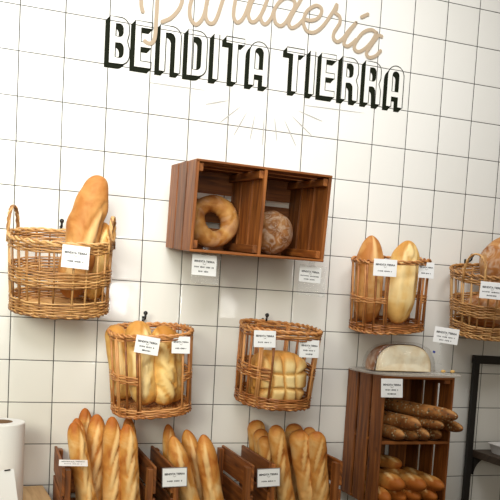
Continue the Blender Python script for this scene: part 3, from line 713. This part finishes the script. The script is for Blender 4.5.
def basket(label, P, mat, bands, stakes, opening=None, handles=(), hw=.038, rt=.0034, sr=.0042, group='wicker baskets on the tiled wall'):
    X, Y, Z, a, b, H, s, pitch, roll = P
    root = thing('wicker_basket', label, 'basket', M=pose((X, Y, Z), 0, pitch, roll), group=group)
    sc = lambda z: s + (1 - s) * z / H
    def row(mb, z, ph, r, amp, ns, th0=0, th1=2 * PI, dz=0.0, n=120, out=0):
        closed = th1 - th0 > 2 * PI - .01; pts = []
        N_ = n if closed else max(12, int(n * (th1 - th0) / (2 * PI)))
        rnd = random.uniform(0, 6)
        for i in range(N_ if closed else N_ + 1):
            th = th0 + (th1 - th0) * i / N_; w = amp * math.sin(ns / 2 * th + ph) + out
            x, y = se(a * sc(z) + w, b * sc(z) + w, th)
            pts.append((x, y, z + dz * math.sin(ns / 2 * th + ph + PI / 2) + .0016 * math.sin(3 * th + rnd)))
        mb.tube(pts, r, 6, closed=closed, var=random.random())
    ns = len(stakes)
    for k, th in enumerate(stakes):
        x0, y0 = se(a * s, b * s, th); x1, y1 = se(a, b, th); mb = MB(); j = random.uniform(-.003, .003)
        for off in ((-.0042, .0042) if sr > .004 and k % 2 else (0,)):
            tx, ty = -math.sin(th) * off, math.cos(th) * off
            mb.tube([(x0 + tx, y0 + ty, .004), ((x0 + x1) / 2 + j + tx, (y0 + y1) / 2 + ty, H / 2), (x1 + tx, y1 + ty, H - .004)], sr * random.uniform(.85, 1.1), 7)
        mb.build('stake', mat, root, smooth=True)
    nsw = 24
    for nm, z0, z1, kind in bands:
        mb = MB(); z = z0 + rt; i = 0
        while z < z1 - rt * .5:
            if kind == 'open' and opening:
                c, hw = opening; row(mb, z, i * PI, rt, .0034, nsw, c + hw, c + 2 * PI - hw)
            else: row(mb, z, i * PI, rt, .0034, nsw)
            z += rt * 1.82; i += 1
        if kind == 'rim':
            for q in (0, PI): row(mb, H - .001, q, rt * 1.35, .0045, 34, dz=.0042)
        if kind == 'base':
            for q in (0, PI): row(mb, .004, q, rt * 1.25, .0042, 34, dz=.004)
        mb.build(nm, mat, root, smooth=True)
    # woven floor
    mb = MB(); k = .10
    while k < .97:
        pts = []
        for i in range(72):
            th = 2 * PI * i / 72; x, y = se(a * s * k, b * s * k, th); pts.append((x, y, .005 + .0016 * math.sin(12 * th)))
        mb.tube(pts, .0042, 5, closed=True); k += .062
    mb.build('basket_floor', mat, root, smooth=True)
    for th in handles:
        mb = MB(); cx_, cy_ = se(a - .001, b, th); hh = .080
        tg = Vector((-math.sin(th), math.cos(th), 0)); od = Vector((math.cos(th), math.sin(th), 0))
        for ph in (0, 2.1, 4.2):
            pts = []
            for i in range(37):
                t = i / 36; ang = PI * t; cc = math.cos(ang); sn = math.sin(ang) ** .6 if 0 < t < 1 else 0
                base = Vector((cx_, cy_, H - .03)) + tg * hw * cc + Vector((0, 0, 1)) * (hh + .03) * sn
                pts.append(base + (od * math.cos(t * 26 + ph) + (tg * math.sin(ang) + Vector((0, 0, 1)) * -cc) * math.sin(t * 26 + ph)) * .0036)
            mb.tube(pts, .0036, 6)
        mb.build('handle', mat, root, smooth=True)
    return root

def ring_angles(n, opening=None, edges=True):
    if not opening: return [2 * PI * (i + .5) / n for i in range(n)]
    c, hw = opening; return [c + hw + (2 * PI - 2 * hw) * i / (n - 1) for i in range(n)]
F = 1.5 * PI
basket('large honey wicker basket with two handles at the upper left', (.153, -.142, 1.538, .164, .122, .243, .962, .25, -.021), WICK_LIGHT,
       [('rim_band', .208, .243, 'rim'), ('middle_band', .096, .150, 'full'), ('base_band', 0, .052, 'base')], ring_angles(24), handles=(PI - .42, -.30), rt=.0027, sr=.0034)
op = (F + .12, .52)
basket('round wicker basket of pale loaves at lower left, under the ring bread crate', (.482, -.141, 1.203, .141, .122, .283, .956, .139, -.079), WICK_RED,
       [('rim_band', .262, .283, 'rim'), ('middle_band', .117, .150, 'open'), ('base_band', 0, .030, 'base')], ring_angles(16, op), op, rt=.0027, sr=.0044)
op = (F + .18, .62)
basket('small wicker basket holding the square scored loaf below the hanging crate', (.933, -.148, 1.236, .141, .144, .28, .932, .112, .021), WICK_RED,
       [('rim_band', .250, .280, 'rim'), ('middle_band', .102, .150, 'open'), ('base_band', 0, .042, 'base')], ring_angles(15, op), op, rt=.0028, sr=.0046)
op = (F + .10, .50)
basket('wicker basket with two long loaves at the upper right', (1.393, -.140, 1.525, .145, .113, .268, .96, .134, -.074), WICK_RED,
       [('rim_band', .256, .268, 'rim'), ('middle_band', .112, .136, 'open'), ('base_band', 0, .034, 'base')], ring_angles(16, op), op, rt=.0026, sr=.0044)
basket('large wicker basket with a loop handle cut by the right edge of the photo', (1.844, -.168, 1.533, .167, .162, .248, .853, .199, -.088), WICK_LIGHT,
       [('rim_band', .213, .248, 'rim'), ('middle_band', .085, .137, 'full'), ('base_band', 0, .052, 'base')], ring_angles(26), handles=(PI + .42,), rt=.0028, sr=.0036, hw=.046)

# hooks that carry the baskets
def wall_hook(label, x, z, reach=.045):
    root = thing('wall_hook', label, 'hook', (x, 0, z), group='black hooks behind the baskets')
    mb = MB(); n = 16
    mb.box((0, -.003, -.010), (.008, .006, .022)); mb.build('hook_plate', HOOK_METAL, root)
    mb = MB(); mb.tube([(0, -.004, -.008), (0, -reach * .6, -.012), (0, -reach, -.006), (0, -reach - .004, .008)], .0042, 8)
    mb.build('hook_arm', HOOK_METAL, root, smooth=True)
    mb = MB(); mb.lathe([(.0001, -.008)] + [(.008 * math.cos(math.radians(q)), .008 * math.sin(math.radians(q))) for q in range(-75, 90, 15)] + [(.0001, .008)], (0, -reach - .004, .013), 14)
    mb.build('hook_knob', HOOK_METAL, root, smooth=True)
wall_hook('black wall hook above the left two-handled basket', .158, 1.826)
wall_hook('black wall hook above the basket of pale loaves', .464, 1.524)
wall_hook('black wall hook above the basket with the scored loaf', .931, 1.540)
wall_hook('black wall hook seen through the loop handle at the right edge', 1.822, 1.832)

# ================================================================ price cards
_txt = {}
def text_mesh(body, size):
    key = (body, size)
    if key not in _txt:
        cu = bpy.data.curves.new('t', 'FONT'); cu.body = body; cu.size = size; cu.align_x = 'CENTER'; cu.align_y = 'CENTER'; cu.resolution_u = 2; cu.offset = size * .035
        o = bpy.data.objects.new('t', cu); COL.objects.link(o); bpy.context.view_layer.update()
        me = bpy.data.meshes.new_from_object(o.evaluated_get(bpy.context.evaluated_depsgraph_get()))
        vs = [v.co.copy() for v in me.vertices]; fs = [tuple(p.vertices) for p in me.polygons]
        bpy.data.objects.remove(o); _txt[key] = (vs, fs)
    return _txt[key]

def price_card(label, C, yaw=0.0, pitch=-.06, w=None, h=None, kind='logo', sleeve=None, frame=None, lines=((.55, 2),), M=None):
    x, y, z, W, H_, roll = C; W = w or W; H_ = h or H_
    root = thing('price_card', label, 'price card', M=M or pose((x, y, z), yaw, pitch, roll), group='white price cards')
    th = .0012
    mb = MB(); mb.box((0, 0, 0), (W, th, H_), bev=.0003); mb.build('card', CARD_WHITE, root)
    def ink(nm, mt, quads, texts=()):
        mb = MB(); yy = -th / 2 - .0004
        for (a, b, c, d) in quads: mb.add([(a, yy, b), (c, yy, b), (c, yy, d), (a, yy, d)], [(0, 1, 2, 3)])
        for body, size, px, pz in texts:
            vs, fs = text_mesh(body, size); mb.add([(px + v.x, yy, pz + v.y) for v in vs], fs)
        mb.build(nm, mt, root)
    hz = H_ * .17
    rays = MB(); 
    ink('logo_print', INK, [], [('BENDITA TIERRA', W * .108, 0, hz)])
    for k in range(-3, 4):
        a = -PI / 2 + k * .42; c, s = math.cos(a), math.sin(a); r0, r1 = H_ * .05, H_ * .10
        o = (0, hz - H_ * .07); px, pz = -s * .0004, c * .0004
        rays.add([(o[0] + c * r0 + px, -.0011, o[1] + s * r0 + pz), (o[0] + c * r1 + px, -.0011, o[1] + s * r1 + pz), (o[0] + c * r1 - px, -.0011, o[1] + s * r1 - pz), (o[0] + c * r0 - px, -.0011, o[1] + s * r0 - pz)], [(0, 1, 2, 3)])
    rays.build('sunburst_print', GREY_INK, root)
    quads = []
    zz = -H_ * (.20 if len(lines) == 1 else .10)
    for (fr, nw) in lines:      # illegible lines of writing: strokes of varying height
        span = W * fr; x0 = -span / 2; n = int(span / (W * .045))
        for i in range(n):
            if nw > 1 and i % max(2, n // nw) == max(2, n // nw) - 1: continue
            hh = H_ * .085 * random.uniform(.65, 1.0)
            quads.append((x0 + i * span / n, zz - hh / 2, x0 + (i + random.uniform(.5, .8)) * span / n, zz + hh / 2))
        zz -= H_ * .21
    ink('writing', INK, quads)
    if sleeve:
        sw, shh, dx, dz = sleeve; mb = MB(); mb.box((dx, .003, dz), (sw, .0016, shh), bev=.0004); mb.build('clear_holder', ACRYLIC, root)
        mb = MB(); mb.box((dx * .3, .004, H_ / 2 + .012), (.022, .0015, .03), bev=.0003); mb.build('clear_strip', ACRYLIC, root)
    if frame:
        mb = MB(); t = .0022
        for c, d in (((0, 0, H_ / 2), (W + t, .003, t)), ((0, 0, -H_ / 2), (W + t, .003, t)), ((W / 2, 0, 0), (t, .003, H_)), ((-W / 2, 0, 0), (t, .003, H_))): mb.box(c, d, bev=.0004)
        mb.build('card_frame', GREY_INK, root)
    return root
two = ((.62, 2), (.36, 1)); one = ((.62, 2),)
price_card('white price card on the front of the left two-handled basket', CARD_A, lines=one)
price_card('white price card hanging below the ring bread, under the crate', CARD_crate_l, w=.084, sleeve=(.100, .098, .006, -.012), lines=((.8, 3), (.45, 2)))
price_card('white price card hanging below the right corner of the wall crate', CARD_crate_r, w=.078, yaw=-.15, sleeve=(.100, .108, .010, -.020), lines=((.9, 2), (.55, 2)))
price_card('white price card on the left of the upper right basket, over the brown loaf', CARD_D_l, w=.084, yaw=-.30, lines=one)
price_card('small white price card at the right rim of the upper right basket', CARD_D_r, w=.060, yaw=-.20, lines=one)
price_card('white price card on the basket at the right edge of the photo', CARD_E, w=.088, yaw=-.45, lines=((.8, 2), (.4, 1)))
price_card('white price card clipped at the left of the basket of pale loaves, tilted', CARD_B_l, lines=two)
price_card('white price card at the right rim of the basket of pale loaves', CARD_B_r, lines=one)
price_card('white price card at the left of the scored loaf basket, gap of wall below', CARD_C_l, lines=one)
price_card('white price card at the right rim of the scored loaf basket', CARD_C_r, lines=two)
price_card('grey-edged white price card at the front of the middle baguette crate', CARD_G2, frame=1, lines=one)
price_card('grey-edged white price card at the front of the right baguette crate', CARD_G3, frame=1, lines=one)
price_card('white price card at the top left front of the tall crate', CARD_R, w=.083, yaw=-.12, pitch=-.12, lines=((.6, 2), (.4, 1)))
c = price_card('white price card on a clear stem standing beside the wrapped loaf', CARD_stand, w=.092, h=.060, yaw=-.5, lines=((.75, 3), (.5, 2)))
mb = MB(); mb.tube([(-.012, .003, -.02), (-.014, .003, -.108)], .0016, 6); mb.box((-.014, .003, -.110), (.03, .022, .003)); mb.box((-.013, .002, -.032), (.012, .004, .014)); mb.build('clear_stem', ACRYLIC, c)
price_card('white price card lying tilted back over the corner of the left baguette crate', [0, 0, 0, .088, .062, 0], lines=one, M=pose((.196, -.372, 1.062), 0, -1.48, .09))

# ================================================================ wrapped half loaf on the tall crate
board = thing('serving_board', 'thin clear serving board under the wrapped loaf on the tall crate', 'board', (1.468, -.170, 1.3578))
mb = MB(); N_ = 40; pts = []
for i in range(N_):
    x, y = se(.195, .165, 2 * PI * i / N_, 3.5); pts.append((x, y))
v0 = [(x, y, 0) for x, y in pts] + [(x * 1.02, y * 1.02, .006) for x, y in pts] + [(x * .985, y * .985, .007) for x, y in pts]
fs = [tuple(range(N_))[::-1], tuple(range(2 * N_, 3 * N_))] + [(i, (i + 1) % N_, N_ + (i + 1) % N_, N_ + i) for i in range(N_)] + [(N_ + i, N_ + (i + 1) % N_, 2 * N_ + (i + 1) % N_, 2 * N_ + i) for i in range(N_)]
mb.add(v0, fs); mb.build('board_plate', frosted('thin_frosted_plastic', (.82, .79, .72), .45), board)

hl = thing('wrapped_loaf', 'half round loaf in clear plastic, cream cut face forward, on the tall crate', 'bread', (1.430, -.17, 1.368))
def half_profile(a, n=28): return [(a * q[0], q[1]) for q in []]
def arch(t, w, h):      # outline of the cut face, t 0..1 from left base to right base
    ang = PI * (1 - t); x = math.cos(ang); z = math.sin(ang)
    return w * math.copysign(abs(x) ** .72, x), h * abs(z) ** .78
def shell(wf, hf, y0, depth, n=40, m=14, c0=0.0):
    vs = []; fs = []
    for j in range(m + 1):
        q = j / m; k = math.cos(q * PI / 2) ** .55 if j < m else .02
        for i in range(n + 1):
            x, z = arch(i / n, wf * k, hf * (.25 + .75 * k) if k > .05 else hf * .2)
            nn = .0025 * noise.noise(Vector((x * 20, q * 3 + c0, z * 20)))
            vs.append((x + nn, y0 + depth * math.sin(q * PI / 2), max(.0, z + nn)))
    for j in range(m):
        for i in range(n): fs.append((j * (n + 1) + i, j * (n + 1) + i + 1, (j + 1) * (n + 1) + i + 1, (j + 1) * (n + 1) + i))
    return vs, fs
vs, fs = shell(.122, .104, -.055, .16)
mb = MB(); mb.add(vs, fs, None, .5, [(.001, .6, 0)] * len(vs)); mb.build('crust', B_COUNTRY, hl, smooth=True)
n = 40; face = []; cols = []; fs = []
for j in range(9):
    k = 1 - j / 9
    for i in range(n + 1):
        x, z = arch(i / n, .119 * k, .101 * k); z += (1 - k) * .045
        face.append((x, -.058 - .004 * noise.noise(Vector((x * 25, z * 25, 1))) - .002 * (1 - k), max(.001, z))); cols.append((.001, .3 + .7 * (k > .95) , 0))
for j in range(8):
    for i in range(n): fs.append((j * (n + 1) + i, (j + 1) * (n + 1) + i, (j + 1) * (n + 1) + i + 1, j * (n + 1) + i + 1))
fs.append(tuple(8 * (n + 1) + i for i in range(n + 1))[::-1])
for j in range(8): fs.append((j * (n + 1), j * (n + 1) + n, (j + 1) * (n + 1) + n, (j + 1) * (n + 1)))
mb = MB(); mb.add(face, fs, None, .5, cols); mb.build('cut_face', CRUMB, hl, smooth=True)
# wrap: crinkled clear skin a little larger than the loaf
vs, fs = shell(.134, .113, -.066, .185, c0=4)
vs = [(v[0] + .004 * noise.noise(Vector(v) * 28), v[1], max(0, v[2] + .004 * noise.noise(Vector(v) * 31))) for v in vs]
k0 = len(vs); fr = [vs[i] for i in range(41)]; ctr = (0, -.070, .05)
for q in (.66, .33): vs += [(v[0] * q, -.068 - .004 * noise.noise(Vector((v[0] * 40 * q, v[2] * 40, 7))), v[2] * q + .045 * (1 - q)) for v in fr]
for i in range(40): fs += [(i + 1, i, k0 + i, k0 + i + 1), (k0 + i + 1, k0 + i, k0 + 41 + i, k0 + 42 + i)]
fs.append(tuple(k0 + 41 + i for i in range(41)))
mb = MB(); mb.add(vs, fs); mb.build('plastic_wrap', WRAP, hl, smooth=True, label='crinkled clear plastic wrap')
mb = MB(); mb.box((.118, -.074, .080), (.010, .005, .008), Matrix.Rotation(.4, 3, 'Y')); mb.build('bag_clip', BLUE_PLASTIC, hl, label='tiny blue bag clip')
for q, (x, y, l) in enumerate(((1.598, -.24, 'small crust crumb on the clear board left of the card stem'), (1.640, -.24, 'small pale crumb at the right end of the clear board'))):
    o = blob('bread_crumb', B_PALE, (x, y, 1.3745), (.010, .008, .006), l, f_round, NU=10, NV=14, group='crumbs on the clear board')

# ================================================================ black metal shelf unit at the right
su = thing('metal_shelf', 'black metal shelf unit with a dark wood shelf at the lower right edge', 'shelf', (1.90, -.03, 0))
mb = MB(); mb.box((-.002, 0, .7125), (.027, .02, 1.425)); mb.build('upright', BLACK_METAL, su)
mb = MB(); mb.box((.897, 0, .7125), (.027, .02, 1.425)); mb.build('upright', BLACK_METAL, su)
mb = MB(); mb.box((.45, 0, 1.4075), (.93, .03, .035), Matrix.Rotation(.012, 3, 'Y')); mb.build('top_rail', BLACK_METAL, su)
mb = MB(); mb.box((.45, -.095, 1.005), (.86, .22, .030)); mb.build('wooden_shelf', DARK_WOOD, su)
for x in (.021, .879):
    sg = 1 if x < .45 else -1; mb = MB(); n = 10; rr = .075; vs = [(x, -.012, .99), (x, .012, .99)]; 
    out = [(x + sg * (rr - rr * math.cos(t * PI / 2 / n)) , .99 - rr + rr * math.sin(t * PI / 2 / n)) for t in range(n + 1)]
    vs = []; 
    for yy in (-.012, .012): vs += [(x, yy, .991)] + [(p[0], yy, p[1]) for p in out]
    k = n + 2; fs = [tuple(range(k))[::-1], tuple(range(k, 2 * k))] + [(i, (i + 1) % k, k + (i + 1) % k, k + i) for i in range(k)]
    mb.add(vs, fs); mb.build('corner_bracket', BLACK_METAL, su)
tr = thing('paper_tray', 'white tray with red print on the dark wood shelf', 'tray', (2.03, -.125, 1.0205))
mb = MB(); a, b, c_ = .062, .05, .042
prof = [(1, 0), (1.22, 1), (1.27, 1), (1.27, .93), (1.19, .9), (.96, .08), (0.02, .08)]
N_ = 32; vs = []; fs = []
for k_, z in prof:
    for i in range(N_):
        x, y = se(a * k_, b * k_, 2 * PI * i / N_, 5); vs.append((x, y, z * c_))
for j in range(len(prof) - 1):
    for i in range(N_): fs.append((j * N_ + i, j * N_ + (i + 1) % N_, (j + 1) * N_ + (i + 1) % N_, (j + 1) * N_ + i))
fs.append(tuple(range(N_))[::-1]); mb.add(vs, fs); mb.build('tray_body', WHITE_PLASTIC, tr, smooth=False)
mb = MB(); rr = random.Random(4)
for i in range(5): mb.box((-.040 + i * .018, -.0575 - .0, .022 + rr.uniform(-.002, .002)), (.010, .0012, .014), Matrix.Rotation(-.2, 3, 'X'), bev=.0002)
mb.build('red_print', RED_INK, tr)

# ================================================================ lower left: board, paper roll and its card
bd = MB(); bd.box((0, 0, 0), (.46, .50, .150), bev=.003); o = bd.build('wooden_box', PINE); o.location = (-.076, -.290, .829); o.rotation_euler = (0, 0, .10)
tag(o, 'pale oak box beside the left crate, white paper roll standing on it', 'box')
rl = thing('paper_roll', 'white paper roll with brown cardboard core standing at the lower left corner', 'paper roll', (-.026, -.205, .9045))
R0, RC, HH = .079, .040, .260
mb = MB(); mb.lathe([(RC, 0), (R0 - .002, 0), (R0, .003), (R0, HH - .003), (R0 - .002, HH), (RC, HH)], n=56); mb.build('paper', PAPER, rl, smooth=False)
mb = MB(); mb.lathe([(RC, .0), (RC, HH + .0005), (RC - .004, HH + .0005), (RC - .004, .0)], n=48); mb.build('cardboard_core', CARDBOARD, rl, smooth=True)
lc = thing('price_card', 'blank white card leaning on the paper roll in the lower left corner', 'price card', M=pose((-.033, -.40, .993), .10, -.10, -.14))
mb = MB(); mb.box((0, 0, 0), (.118, .0014, .10), bev=.0003); mb.build('card', CARD_WHITE, lc)
mb = MB(); mb.box((.040, -.001, .049), (.018, .005, .004)); mb.box((0, 0, -.052), (.118, .012, .007)); mb.build('black_clip', BLACK_METAL, lc)
